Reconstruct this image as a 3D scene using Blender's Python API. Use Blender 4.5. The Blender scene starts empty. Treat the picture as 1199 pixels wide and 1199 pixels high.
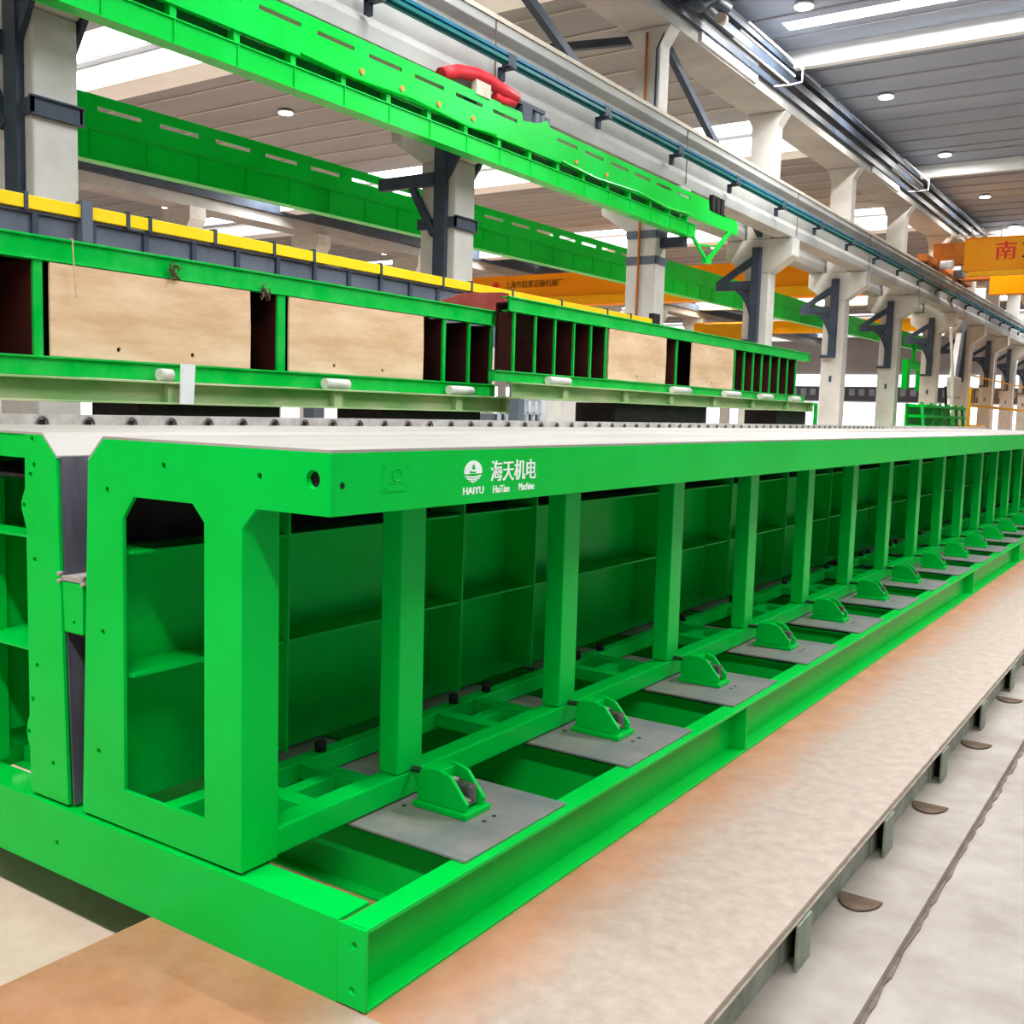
import bpy, bmesh, math, random
from mathutils import Vector, Matrix
random.seed(7)
SC = bpy.context.scene
COL = SC.collection
PI = math.pi

# ------------------------------------------------------------------ materials
def new_mat(name):
    m = bpy.data.materials.new(name); m.use_nodes = True
    nt = m.node_tree
    return m, nt, nt.nodes['Principled BSDF']

def node(nt, kind, **kw):
    n = nt.nodes.new(kind)
    for k, v in kw.items():
        if k in n.inputs: n.inputs[k].default_value = v
        else: setattr(n, k, v)
    return n

def ramp(nt, fac, stops):
    r = nt.nodes.new('ShaderNodeValToRGB')
    e = r.color_ramp.elements
    while len(e) < len(stops): e.new(0.5)
    for i, (p, c) in enumerate(stops):
        e[i].position = p; e[i].color = (*c, 1)
    nt.links.new(fac, r.inputs['Fac'])
    return r.outputs['Color']

def noise(nt, scale, detail=4, rough=.6, stretch=None):
    tc = nt.nodes.new('ShaderNodeTexCoord')
    src = tc.outputs['Object']
    if stretch:
        mp = nt.nodes.new('ShaderNodeMapping'); mp.inputs['Scale'].default_value = stretch
        nt.links.new(src, mp.inputs['Vector']); src = mp.outputs['Vector']
    n = node(nt, 'ShaderNodeTexNoise', Scale=scale, Detail=detail, Roughness=rough)
    nt.links.new(src, n.inputs['Vector'])
    return n.outputs['Fac']

def bump(nt, b, fac, strength, dist=.01):
    bp = node(nt, 'ShaderNodeBump', Strength=strength, Distance=dist)
    nt.links.new(fac, bp.inputs['Height']); nt.links.new(bp.outputs['Normal'], b.inputs['Normal'])

def mottled(name, c0, c1, rough=.5, scale=6, metal=0, lo=.35, hi=.65, bmp=0, stretch=None, spec=.15, bscale=60):
    m, nt, b = new_mat(name)
    f = noise(nt, scale, stretch=stretch)
    nt.links.new(ramp(nt, f, [(lo, c0), (hi, c1)]), b.inputs['Base Color'])
    b.inputs['Roughness'].default_value = rough; b.inputs['Metallic'].default_value = metal
    b.inputs['Specular IOR Level'].default_value = spec
    if bmp: bump(nt, b, noise(nt, bscale, 3), bmp)
    return m

def emit(name, c, s):
    m, nt, b = new_mat(name)
    b.inputs['Base Color'].default_value = (*c, 1)
    b.inputs['Emission Color'].default_value = (*c, 1)
    b.inputs['Emission Strength'].default_value = s
    return m

GREEN = mottled('green_gloss_paint', (.0, .49, .04), (.0, .56, .058), .42, 1.6, spec=.1, bmp=.015, bscale=25)
GREEN_B = mottled('green_beam_paint', (.0, .50, .025), (.005, .60, .06), .5, 1.2, spec=.08)
GREEN_R = mottled('green_rear_paint', (.0, .50, .02), (.002, .58, .035), .5, 1.0, spec=.08)
GREEN_M = mottled('green_worn_paint', (.0, .43, .04), (.03, .51, .085), .45, 4, lo=.4, hi=.75, spec=.1)
PALE_GREEN = mottled('faded_green_paint', (.17, .42, .11), (.56, .58, .35), .6, 3.2, lo=.33, hi=.68, stretch=(.4, .4, 1.4))
STEEL_DECK = mottled('pale_steel_sheet', (.34, .305, .275), (.44, .40, .37), .5, 2.2, metal=.15, stretch=(1, .12, 1))
GREY_STEEL = mottled('grey_form_steel', (.12, .12, .15), (.2, .2, .24), .4, 5, metal=.5, stretch=(3, 3, .3))
PLATE_GREY = mottled('bare_steel_plate', (.20, .215, .21), (.31, .28, .25), .45, 5, metal=.2, bmp=.05)
DARK_HOLE = mottled('dark_hole', (.004, .02, .006), (.006, .03, .008), .8)
for g_, tint in ((GREEN, (.02, 1, .62)), (GREEN_B, (.02, 1, .5)), (GREEN_R, (.02, 1, .5)), (GREEN_M, (.05, 1, .6))):
    b_ = g_.node_tree.nodes['Principled BSDF']
    b_.inputs['Specular Tint'].default_value = (*tint, 1); b_.inputs['Specular IOR Level'].default_value = .2; b_.inputs['Roughness'].default_value = .32
SHADE_GREEN = mottled('gap_shade_green', (.0, .10, .012), (.0, .15, .02), .6, 3)  # shade of the beam gap, put into a colour
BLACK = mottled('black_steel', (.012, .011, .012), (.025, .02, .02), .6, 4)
BOLT = mottled('bolt_steel', (.10, .09, .09), (.25, .2, .18), .4, 30, metal=.7)
DARK_STEEL = mottled('blue_grey_steel_paint', (.035, .048, .07), (.06, .075, .10), .5, 2)
GIRDER_GREY = mottled('slate_grey_paint', (.10, .12, .155), (.14, .16, .20), .55, 1.5)
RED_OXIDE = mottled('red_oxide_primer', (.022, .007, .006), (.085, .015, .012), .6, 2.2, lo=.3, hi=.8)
RED_PLATE = mottled('rust_red_plate', (.23, .035, .025), (.30, .06, .045), .6, 4)
YELLOW = mottled('yellow_plastic', (.85, .60, .005), (.9, .66, .02), .4, 2)
ORANGE = mottled('orange_crane_paint', (.88, .34, .0), (.92, .40, .004), .45, .6)
ORANGE_Y = mottled('yellow_orange_paint', (.9, .42, .004), (.92, .48, .01), .45, .6)
RUST_OR = mottled('rusty_orange', (.42, .12, .02), (.6, .2, .03), .6, 2)
PLY = mottled('plywood', (.66, .41, .235), (.85, .61, .41), .65, 2.4, stretch=(1, .5, 2.2), bmp=.03)
CONC = mottled('column_concrete', (.50, .48, .43), (.64, .62, .58), .8, 1.3, bmp=.06)
CONC_B = mottled('beam_concrete', (.33, .32, .30), (.43, .42, .395), .8, .7, bmp=.05)
CAP = mottled('girder_cap', (.48, .42, .33), (.6, .54, .44), .7, 2)
CEIL = mottled('ceiling_concrete', (.25, .25, .255), (.31, .31, .315), .85, .5, stretch=(.2, 1, 1))
CEIL_R = mottled('ceiling_concrete_blue_light', (.31, .36, .46), (.37, .42, .52), .85, .5, stretch=(.2, 1, 1))  # same concrete as the left ceiling, with bluish light put into the colour
WHITE_BEAM = mottled('white_painted_concrete', (.84, .86, .86), (.90, .92, .92), .7, 1)
WHITE = mottled('white_paint', (.75, .75, .76), (.85, .85, .86), .5, 3)
WHITE_SPOT = mottled('white_lettering', (.88, .92, .90), (.92, .95, .93), .5, 3)
ROLLER = mottled('cream_roller', (.6, .58, .52), (.72, .7, .64), .5, 8)
BLUE = mottled('blue_conductor_bar', (.01, .10, .17), (.015, .15, .24), .4, 3)
TEAL = mottled('teal_conductor_bar', (.01, .12, .12), (.01, .16, .15), .4, 3)
RED = mottled('red_enamel', (.55, .02, .03), (.65, .04, .05), .4, 3)
RED_LET = mottled('red_lettering', (.75, .03, .03), (.8, .05, .04), .5, 3)
DARK_LET = mottled('dark_lettering', (.10, .03, .01), (.13, .04, .012), .6, 3)
WALL = mottled('pale_wall', (.52, .50, .49), (.6, .58, .57), .85, .3)
WALL_D = mottled('grey_wall_panel', (.16, .17, .20), (.2, .21, .25), .8, .6)
ROPE = mottled('rope_fibre', (.5, .38, .22), (.62, .5, .32), .9, 30)
BROWN = mottled('rust_brown', (.10, .065, .04), (.16, .11, .075), .8, 9)
BLUEISH = mottled('pale_blue_steel', (.45, .52, .62), (.6, .66, .74), .5, 5)
SKY_PANEL = emit('daylit_roof_panel', (.93, .97, 1.0), 3.2)
SKY_DIM = emit('daylit_window_pane', (.95, .98, 1.0), 1.6)
LAMP = emit('lamp_glow', (1, .98, .94), 9)
ORANGE_LAMP = mottled('orange_marker', (.75, .22, .05), (.85, .3, .08), .5, 8)

# platform plate: cream scale with orange rust beside the frame (a stain with a shape of its own)
def platform_mat():
    m, nt, b = new_mat('scaled_steel_plate')
    geo = nt.nodes.new('ShaderNodeNewGeometry')
    sep = nt.nodes.new('ShaderNodeSeparateXYZ'); nt.links.new(geo.outputs['Position'], sep.inputs[0])
    def math_(op, a, c=None, d=None):
        n = nt.nodes.new('ShaderNodeMath'); n.operation = op
        for i, v in enumerate((a, c, d)):
            if v is None: continue
            if isinstance(v, (int, float)): n.inputs[i].default_value = v
            else: nt.links.new(v, n.inputs[i])
        return n.outputs[0]
    def n3(scale, detail=5):
        t = node(nt, 'ShaderNodeTexNoise', Scale=scale, Detail=detail, Roughness=.65)
        nt.links.new(geo.outputs['Position'], t.inputs['Vector'])
        return t.outputs['Fac']
    big, fine = n3(2.2), n3(14)
    # distance beyond the frame's outer edge (x=0) and in front of its end (y=0)
    side = math_('SUBTRACT', 1.0, math_('MULTIPLY', math_('SUBTRACT', sep.outputs['X'], .04), 2.7))
    front_x = math_('SUBTRACT', 1.0, math_('MULTIPLY', math_('ADD', sep.outputs['X'], .20), 4.0))
    near = math_('MULTIPLY', math_('LESS_THAN', sep.outputs['Y'], 0.0), 1.0)
    sidew = math_('MULTIPLY', side, math_('SUBTRACT', 1.0, near))
    sidew = math_('MINIMUM', math_('MAXIMUM', sidew, 0.0), 1.0)
    frontw = math_('MULTIPLY', math_('MINIMUM', math_('MAXIMUM', front_x, 0.0), 1.0), near)
    w = math_('ADD', sidew, frontw)
    w = math_('MULTIPLY_ADD', w, 1.25, math_('MULTIPLY_ADD', big, 1.5, -.93))
    w = math_('MINIMUM', math_('MAXIMUM', w, 0.0), 1.0)
    pale = ramp(nt, fine, [(.3, (.35, .265, .21)), (.7, (.45, .355, .29))])
    rust = ramp(nt, big, [(.3, (.40, .145, .055)), (.7, (.53, .245, .13))])
    fine2 = n3(5, 8)
    rust2 = ramp(nt, fine2, [(.32, (.33, .12, .05)), (.68, (.56, .30, .18))])
    mr = nt.nodes.new('ShaderNodeMix'); mr.data_type = 'RGBA'; mr.inputs['Factor'].default_value = .5
    nt.links.new(rust, mr.inputs['A']); nt.links.new(rust2, mr.inputs['B']); rust = mr.outputs['Result']
    mix = nt.nodes.new('ShaderNodeMix'); mix.data_type = 'RGBA'
    nt.links.new(w, mix.inputs['Factor']); nt.links.new(pale, mix.inputs['A']); nt.links.new(rust, mix.inputs['B'])
    nt.links.new(mix.outputs['Result'], b.inputs['Base Color'])
    b.inputs['Roughness'].default_value = .62
    bump(nt, b, fine, .08)
    return m
PLATFORM = platform_mat()
PLAT_EDGE = mottled('plate_edge', (.26, .22, .17), (.38, .33, .27), .7, 12)
SKIRT = mottled('grey_green_skirt', (.22, .25, .19), (.36, .38, .31), .7, 7)
FLOOR = mottled('floor_concrete', (.57, .405, .305), (.69, .52, .41), .85, 3.5, bmp=.15, bscale=30)
FLOOR_R = mottled('floor_concrete_light_offset', (.30, .255, .215), (.40, .35, .305), .85, 3.0, bmp=.15, bscale=30)  # same concrete as the left floor, darkened to offset brighter light here
FLOOR_L = mottled('floor_edge_dirt', (.13, .10, .075), (.24, .19, .15), .9, 9)

# ------------------------------------------------------------------ mesh builder
class M:
    def __init__(s): s.bm = bmesh.new()
    def _poly(s, vs, faces, mi):
        vv = [s.bm.verts.new(v) for v in vs]
        for f in faces:
            try:
                q = s.bm.faces.new([vv[i] for i in f]); q.material_index = mi
            except ValueError: pass
    def box(s, x0, x1, y0, y1, z0, z1, mi=0):
        s._poly([(x0,y0,z0),(x1,y0,z0),(x1,y1,z0),(x0,y1,z0),(x0,y0,z1),(x1,y0,z1),(x1,y1,z1),(x0,y1,z1)],
                [(0,3,2,1),(4,5,6,7),(0,1,5,4),(1,2,6,5),(2,3,7,6),(3,0,4,7)], mi)
        return s
    def prism(s, pts, plane, a, b, holes=(), mi=0):
        def P(u, v, w):
            return {'xz': (u, w, v), 'yz': (w, u, v), 'xy': (u, v, w)}[plane]
        loops = [pts] + list(holes)
        if not holes:
            n = len(pts)
            s._poly([P(u, v, a) for u, v in pts] + [P(u, v, b) for u, v in pts],
                    [tuple(range(n)), tuple(range(n, 2*n))] + [(i, (i+1) % n, n+(i+1) % n, n+i) for i in range(n)], mi)
            return s
        caps = []
        for w in (a, b):
            vl, edges = [], []
            for lp in loops:
                vs = [s.bm.verts.new(P(u, v, w)) for u, v in lp]; vl.append(vs)
                edges += [s.bm.edges.new((vs[i], vs[(i+1) % len(vs)])) for i in range(len(vs))]
            r = bmesh.ops.triangle_fill(s.bm, use_beauty=True, use_dissolve=True, edges=edges)
            for g in r['geom']:
                if isinstance(g, bmesh.types.BMFace): g.material_index = mi
            caps.append(vl)
        for la, lb in zip(*caps):
            for i in range(len(la)):
                j = (i+1) % len(la)
                s.bm.faces.new((la[i], la[j], lb[j], lb[i])).material_index = mi
        return s
    def tube(s, pts, r, n=8, mi=0, closed=False):
        pts = [Vector(p) for p in pts]; rings = []
        N = len(pts); up = Vector((0, 0, 1))
        for i, p in enumerate(pts):
            a = pts[i-1] if (i or closed) else p
            b = pts[(i+1) % N] if (i < N-1 or closed) else p
            t = (b - a).normalized()
            u = t.cross(up)
            if u.length < 1e-3: u = t.cross(Vector((0, 1, 0)))
            u.normalize(); v = u.cross(t)
            rings.append([s.bm.verts.new(p + r*(math.cos(2*PI*k/n)*u + math.sin(2*PI*k/n)*v)) for k in range(n)])
        for i in range(N if closed else N-1):
            A, B = rings[i], rings[(i+1) % N]
            for k in range(n):
                q = s.bm.faces.new((A[k], A[(k+1) % n], B[(k+1) % n], B[k])); q.material_index = mi; q.smooth = n > 6
        if not closed:
            s.bm.faces.new(rings[0]).material_index = mi; s.bm.faces.new(rings[-1]).material_index = mi
        return s
    def cyl(s, p0, p1, r, n=16, mi=0): return s.tube([p0, p1], r, n, mi)
    def bar(s, p0, p1, w, h, mi=0):
        p0, p1 = Vector(p0), Vector(p1); t = (p1-p0).normalized()
        up = Vector((0, 0, 1)) if abs(t.z) < .95 else Vector((0, 1, 0))
        u = t.cross(up).normalized(); v = u.cross(t)
        c = [(-w/2, -h/2), (w/2, -h/2), (w/2, h/2), (-w/2, h/2)]
        s._poly([p0+u*a+v*b for a, b in c] + [p1+u*a+v*b for a, b in c],
                [(0,3,2,1),(4,5,6,7),(0,1,5,4),(1,2,6,5),(2,3,7,6),(3,0,4,7)], mi)
        return s
    def out(s, name, mats, parent=None, bevel=0, seg=2):
        bmesh.ops.recalc_face_normals(s.bm, faces=s.bm.faces)
        if parent is not None: off = Vector(parent.get('_org', (0, 0, 0)))
        else:
            xs = [v.co for v in s.bm.verts]
            lo = Vector([min(c[i] for c in xs) for i in range(3)]); hi = Vector([max(c[i] for c in xs) for i in range(3)])
            off = Vector(((lo.x+hi.x)/2, (lo.y+hi.y)/2, lo.z))
        bmesh.ops.translate(s.bm, verts=s.bm.verts, vec=-off)
        me = bpy.data.meshes.new(name); s.bm.to_mesh(me); s.bm.free()
        for m in (mats if isinstance(mats, (list, tuple)) else [mats]): me.materials.append(m)
        o = bpy.data.objects.new(name, me); COL.objects.link(o)
        if parent is not None:
            o.parent = parent
            if parent.type == 'MESH': o['_org'] = parent['_org']
            o['_org'] = tuple(off)
        else:
            o.location = off; o['_org'] = tuple(off)
        if bevel:
            bv = o.modifiers.new('edge', 'BEVEL'); bv.width = bevel; bv.segments = seg; bv.limit_method = 'ANGLE'
        return o

def thing(name, label, cat, loc, group=None):
    o = bpy.data.objects.new(name, None); COL.objects.link(o); o.empty_display_size = .2
    o.location = loc; o['_org'] = tuple(loc); o['label'] = label; o['category'] = cat
    if group: o['group'] = group
    return o
def tag(o, label, cat, group=None, kind=None):
    o['label'] = label; o['category'] = cat
    if group: o['group'] = group
    if kind: o['kind'] = kind
    return o
def struct(name, m, mats, bevel=0):
    o = m.out(name, mats, None, bevel); o['kind'] = 'structure'; return o
def dup(root, d, label=None):
    def cp(o, par):
        c = o.copy(); COL.objects.link(c)
        if par is not None: c.parent = par
        for ch in o.children: cp(ch, c)
        return c
    r = cp(root, None); r.location = Vector(root.location) + Vector(d)
    if label: r['label'] = label
    return r
def dup_part(o, d):
    c = o.copy(); COL.objects.link(c); c.location = Vector(o.location) + Vector(d)
    for ch in o.children:
        k = ch.copy(); COL.objects.link(k); k.parent = c
    return c

def lettering(name, body, mat, parent, origin, width, height, rot, depth=.0015, bold=0.0):
    cu = bpy.data.curves.new(name, 'FONT'); cu.body = body; cu.size = 1; cu.extrude = 0; cu.offset = 0
    t = bpy.data.objects.new('tmp_text', cu); COL.objects.link(t)
    dg = bpy.context.evaluated_depsgraph_get()
    me = bpy.data.meshes.new_from_object(t.evaluated_get(dg)); bpy.data.objects.remove(t)
    bm = bmesh.new(); bm.from_mesh(me); bpy.data.meshes.remove(me)
    lo = [min(v.co[i] for v in bm.verts) for i in range(2)]; hi = [max(v.co[i] for v in bm.verts) for i in range(2)]
    for v in bm.verts:
        v.co = Vector(((v.co.x-lo[0])/(hi[0]-lo[0])*width, (v.co.y-lo[1])/(hi[1]-lo[1])*height, 0))
    g = bmesh.ops.extrude_face_region(bm, geom=list(bm.faces))
    bmesh.ops.translate(bm, verts=[e for e in g['geom'] if isinstance(e, bmesh.types.BMVert)], vec=(0, 0, depth))
    orig = list(bm.verts)+list(bm.edges)+list(bm.faces)
    if bold:
        for dx, dz in ((bold*height, depth*.4), (bold*height*.5, depth*.8)):
            gg = bmesh.ops.duplicate(bm, geom=orig)
            bmesh.ops.translate(bm, verts=[e for e in gg['geom'] if isinstance(e, bmesh.types.BMVert)], vec=(dx, 0, dz))
    mm = Matrix.Translation(Vector(origin)) @ rot.to_4x4()
    bmesh.ops.transform(bm, matrix=mm, verts=bm.verts)
    m = M(); m.bm.free(); m.bm = bm
    return m.out(name, mat, parent)
ROT_PX = Matrix(((0, 0, 1), (1, 0, 0), (0, 1, 0)))      # text facing +x, reading towards +y
ROT_NY = Matrix(((1, 0, 0), (0, 0, -1), (0, 1, 0)))     # text facing -y, reading towards +x

def circle(cx, cz, r, n=20): return [(cx+r*math.cos(2*PI*k/n), cz+r*math.sin(2*PI*k/n)) for k in range(n)]

# ------------------------------------------------------------------ the girder casting mould
L = 24.0
HB = .245
ZT = 1.55
PITCH = 1.115
POSTS = [.812 + PITCH*k for k in range(21)]

base = thing('base_frame', 'low green welded steel base frame carrying the long casting mould', 'frame', (-1.35, 0, 0))
def channel(xo, xi):     # outer x, inner x: open to the outside
    m = M(); s = 1 if xo > xi else -1
    lo, hi = sorted((xo, xi))
    m.box(lo, hi, .012, L, 0, .012); m.box(lo, hi, .012, L, HB-.014, HB)
    a, b = sorted((xi, xi+s*.012)); m.box(a, b, .012, L, .012, HB-.014)
    return m
sb = channel(0, -.09).out('side_beam', GREEN, base, .002)
for y in (2.83, 5.83, 8.83, 11.83, 14.83, 17.83):
    if y == 5.83: continue
    M().prism([(-.078, .012), (-.002, .012), (-.002, HB-.014), (-.078, HB-.014)], 'xz', y, y+.012).out('stiffener', GREEN, sb)
channel(-2.7, -2.61).out('side_beam', GREEN, base, .002)
ep = M().prism([(-.105, .006), (0, .006), (0, HB-.002), (-.105, HB-.002)], 'xz', 0, .012,
               [circle(-.042, .189, .011), circle(-.049, .055, .011)]).out('end_plate', GREEN, base, .0015)
m = M().prism([(-2.595, .0), (-.107, .0), (-.107, HB), (-2.595, HB)], 'xz', .002, .014, [circle(-1.447, .112, .011)])
m.box(-2.595, -.107, .014, .135, HB-.012, HB); m.box(-2.595, -.107, .014, .1, 0, .01)
m.out('end_beam', GREEN, base, .002)
cb = M()
yc = POSTS[0]
for s in (-1, 1):
    y = yc+s*.24
    cb.box(-2.6, -.092, y-.05, y+.05, .0, .01); cb.box(-2.6, -.092, y-.05, y+.05, HB-.022, HB-.012); cb.box(-2.6, -.092, y-.005, y+.005, .01, HB-.022)
cb = cb.out('cross_beam', GREEN, base)
pl = M().box(-2.6, -.034, yc-.31, yc+.31, HB+.001, HB+.011).out('cover_plate', [PLATE_GREY], base, .002)
pl['label'] = 'bare grey steel cover plate'
def bracket(yc):
    m = M(); z = HB+.011
    m.box(-.455, -.215, yc-.075, yc+.075, z, z+.022)
    o = m.out('positioning_bracket', GREEN, base, .004)
    prof = [(-.445, z+.022), (-.232, z+.022), (-.226, z+.05), (-.30, z+.135), (-.355, z+.15), (-.43, z+.142), (-.448, z+.10)]
    for s in (-1, 1):
        M().prism(prof, 'xz', yc+s*.05-.009, yc+s*.05+.009).out('cheek_plate', GREEN, o, .003)
    M().box(-.43, -.35, yc-.041, yc+.041, z+.085, z+.143).out('nut_block', GREEN, o, .004)
    b = M().cyl((-.515, yc, z+.105), (-.30, yc, z+.105), .012, 12)
    b.out('screw', BOLT, o)
    w = M().cyl((-.30, yc-.03, z+.075), (-.235, yc-.03, z+.045), .016, 10, 0); w.box(-.31, -.245, yc-.02, yc+.03, z+.03, z+.10, 0)
    w.out('wedge', BOLT, o, .006)
    h = M()
    for dx, dy in ((-.48, -.09), (-.17, .03), (-.17, -.03)):
        h.cyl((dx, yc+dy, z-.004), (dx, yc+dy, z+.001), .009, 10)
    h.out('bolt_hole', BLACK, o)
    return o
br = bracket(yc+.015)
for k in range(1, 21):
    for p in (cb, pl, br): dup_part(p, (0, PITCH*k, 0))

# ---- a half of the mould: s=+1 the near (right) half, s=-1 its mirror about x=-1.35
def mx(x, s): return x if s > 0 else -2.70-x
def half(s):
    nm = ('right-hand half of the green mould, lettered edge beam facing the walkway' if s > 0 else
          'left-hand half of the green mould, lobed narrow end plate beyond the slot')
    r = thing('side_form', nm, 'formwork', (mx(-.9, s), 0, HB+.012))
    X = lambda x: mx(x, s)
    def bx(m, x0, x1, *a, **k):
        a0, a1 = sorted((X(x0), X(x1))); return m.box(a0, a1, *a, **k)
    zb = HB+.012
    if s > 0:
        outl = [(-1.18, ZT-.004), (-.165, ZT-.004), (-.165, 1.37), (-.458, 1.37), (-.516, 1.308), (-.516, zb), (-1.315, zb), (-1.262, 1.472)]
        hole = [(-1.083, .385), (-.684, .385), (-.684, 1.312), (-.738, 1.366), (-1.022, 1.366), (-1.080, 1.292)]
        dots = [(-.445, 1.467), (-.873, 1.474), (-1.16, 1.38), (-1.191, .903), (-1.221, .49)]
        m = M().prism(outl, 'xz', .016, .03, [hole, circle(-.232, 1.470, .026)] + [circle(a, b, .010, 10) for a, b in dots])
        e = m.out('end_plate', GREEN, r, .0015)
        for a, b in dots: M().cyl((a, .0305, b), (a, .034, b), .013, 10).out('bolt_hole', DARK_HOLE, e)
        M().tube([(-.232+.026*math.cos(t*PI/8), .03, 1.470+.026*math.sin(t*PI/8)) for t in range(16)], .004, 6, closed=True).out('lifting_socket', GREEN, e)
        M().cyl((-.232, .035, 1.47), (-.232, .25, 1.47), .024).out('socket_bore', BLACK, e)
    else:
        # lobed narrow plate, the stem side mirrored with the same taper
        outl = [(-1.520, ZT-.004), (-1.443, 1.472), (-1.400, zb), (-1.628, zb), (-1.628, .55), (-1.642, .52), (-1.646, .50), (-1.634, .45), (-1.629, .44),
                (-1.629, 1.225), (-1.640, 1.25), (-1.653, 1.275), (-1.655, 1.30), (-1.645, 1.325), (-1.632, 1.35), (-1.630, ZT-.004)]
        outl = [(-1.520, ZT-.004), (-1.443, 1.472), (-1.400, zb), (-1.628, zb), (-1.628, .42), (-1.640, .44), (-1.648, .475), (-1.642, .51), (-1.628, .54),
                (-1.629, 1.215), (-1.642, 1.25), (-1.655, 1.275), (-1.657, 1.30), (-1.647, 1.325), (-1.632, 1.355), (-1.630, ZT-.004)]
        dots = [(-1.576, 1.439), (-1.597, 1.405), (-1.640, 1.294), (-1.58, 1.106), (-1.576, .727), (-1.605, .60), (-1.634, .475), (-1.486, .388), (-1.585, 1.53)]
        m = M().prism(outl, 'xz', .016, .03, [circle(a, b, .010, 10) for a, b in dots]); e = m.out('end_plate', GREEN, r, .0015)
        for a, b in dots: M().cyl((a, .0305, b), (a, .034, b), .013, 10).out('bolt_hole', DARK_HOLE, e)
        M().box(-2.535, -1.631, .02, .034, 1.462, ZT-.004).out('end_rail', GREEN, r)
    # leg of the portal and the box bottom rail
    m = M(); bx(m, -.530, -.517, .030, .165, zb, 1.37); bx(m, -.684, -.672, .030, .165, zb, 1.366)
    bx(m, -.672, -.53, .150, .165, .36, 1.36)
    m.out('end_leg', GREEN, r, .002)
    m = M(); bx(m, -.607, -.517, .165, L, .262, .352)
    rail = m.out('bottom_rail', GREEN, r, .006)
    m = M(); bx(m, -.607, -.517, yc-.07, yc+.07, .354, 1.385)
    p0 = m.out('post', GREEN, r, .006)
    for k in range(1, 21): dup_part(p0, (0, PITCH*k, 0))
    m = M(); bx(m, -.181, -.165, .03, L, 1.37, ZT-.004); bx(m, -.26, -.181, .03, L, 1.37, 1.382)
    f = m.out('edge_beam', GREEN, r, .002)
    m = M(); bx(m, -.165-.0, -1.18, .016, L, ZT-.004, ZT+.004)
    pts = [(X(-1.18), ZT+.004), (X(-1.262), 1.478), (X(-1.262), 1.470), (X(-1.18), ZT-.006)]
    m.prism(pts, 'xz', .016, L)
    d = m.out('top_sheet', STEEL_DECK, r); d['label'] = 'pale bare steel top sheet'
    # grey web face in the slot and its green back, shelves and ribs
    m = M().prism([(X(-1.262), 1.474), (X(-1.315), zb), (X(-1.307), zb), (X(-1.254), 1.474)], 'xz', .031, L)
    w = m.out('web_sheet', GREY_STEEL, r); w['label'] = 'grey steel web face inside the slot'
    m = M().prism([(X(-1.246), 1.18), (X(-1.262), .265), (X(-1.252), .265), (X(-1.236), 1.18)], 'xz', .034, L)
    m.out('web_backing', GREEN, r)
    m = M().prism([(X(-1.246), 1.46), (X(-1.248), 1.19), (X(-1.238), 1.19), (X(-1.236), 1.46)], 'xz', .034, L); m.out('shade_black_backing', BLACK, r)  # black puts the darkness under the deck into the backing's colour
    for z, xo in ((1.185, -1.06), (.775, -1.06)):
        m = M(); bx(m, xo if s > 0 else -.66, -1.235, .04, L, z-.01, z)
        m.out('shelf_rib', GREEN, r)
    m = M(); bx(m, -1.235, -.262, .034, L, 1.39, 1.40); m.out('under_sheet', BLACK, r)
    y1_ = .71 if s > 0 else 1.82
    m = M(); m.prism([(X(-1.04), 1.37), (X(-1.05), .34), (X(-1.238), .34), (X(-1.238), 1.37)], 'xz', y1_, y1_+.01)
    rb = m.out('vertical_rib', GREEN, r)
    for yy in ([1.82] if s > 0 else []) + [2.45, 3.95, 5.1, 6.3, 7.5, 8.1, 9.5, 10.7, 11.9, 13.1, 14.3, 15.5, 17, 18.5, 20, 21.5, 23]: dup_part(rb, (0, yy-y1_, 0))
    if s < 0:
        M().box(-2.06, -2.05, .05, L, .36, 1.37).out('outer_sheet', GREEN, r)
    # tie bars between rail and web foot
    m = M(); bx(m, -1.0, -.93, .05 if s > 0 else .6, L, .262, .335)
    m.out('inner_rail', GREEN, r, .004)
    m = M()
    for dy in (-.40, -.12):
        bx(m, -.93, -.607, yc+dy-.035, yc+dy+.035, .275, .335)
    bx(m, -.80, -.74, yc-.365, yc-.155, .275, .33)
    t = m.out('tie_bar', GREEN, r, .003)
    for dy in (-.26, .0): M().cyl((X(-.965), yc+dy, .335), (X(-.965), yc+dy, .375), .022, 8).out('adjusting_bolt', BLACK, t)
    for k in range(1, 21): dup_part(t, (0, PITCH*k, 0))
    return r, f
RF, FASC = half(1)
LF, _ = half(-1)

# ringed stop rail along the far edge of the deck
m = M(); m.box(-2.51, -2.48, .03, L, ZT+.004, ZT+.05)
y = .15
while y < 15:
    m.tube([(-2.472, y+.026*math.cos(a*PI/8), ZT+.006+.032*math.sin(a*PI/8)) for a in range(9)], .0055, 5, mi=1)
    m.box(-2.48, -2.474, y-.014, y+.014, ZT+.004, ZT+.026, mi=2)
    y += .229
sr = m.out('stop_rail', [mottled('weathered_steel', (.38, .36, .33), (.55, .53, .5), .6, 14), BOLT, BLACK], LF)
sr['label'] = 'weathered grey rail with half rings'

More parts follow.
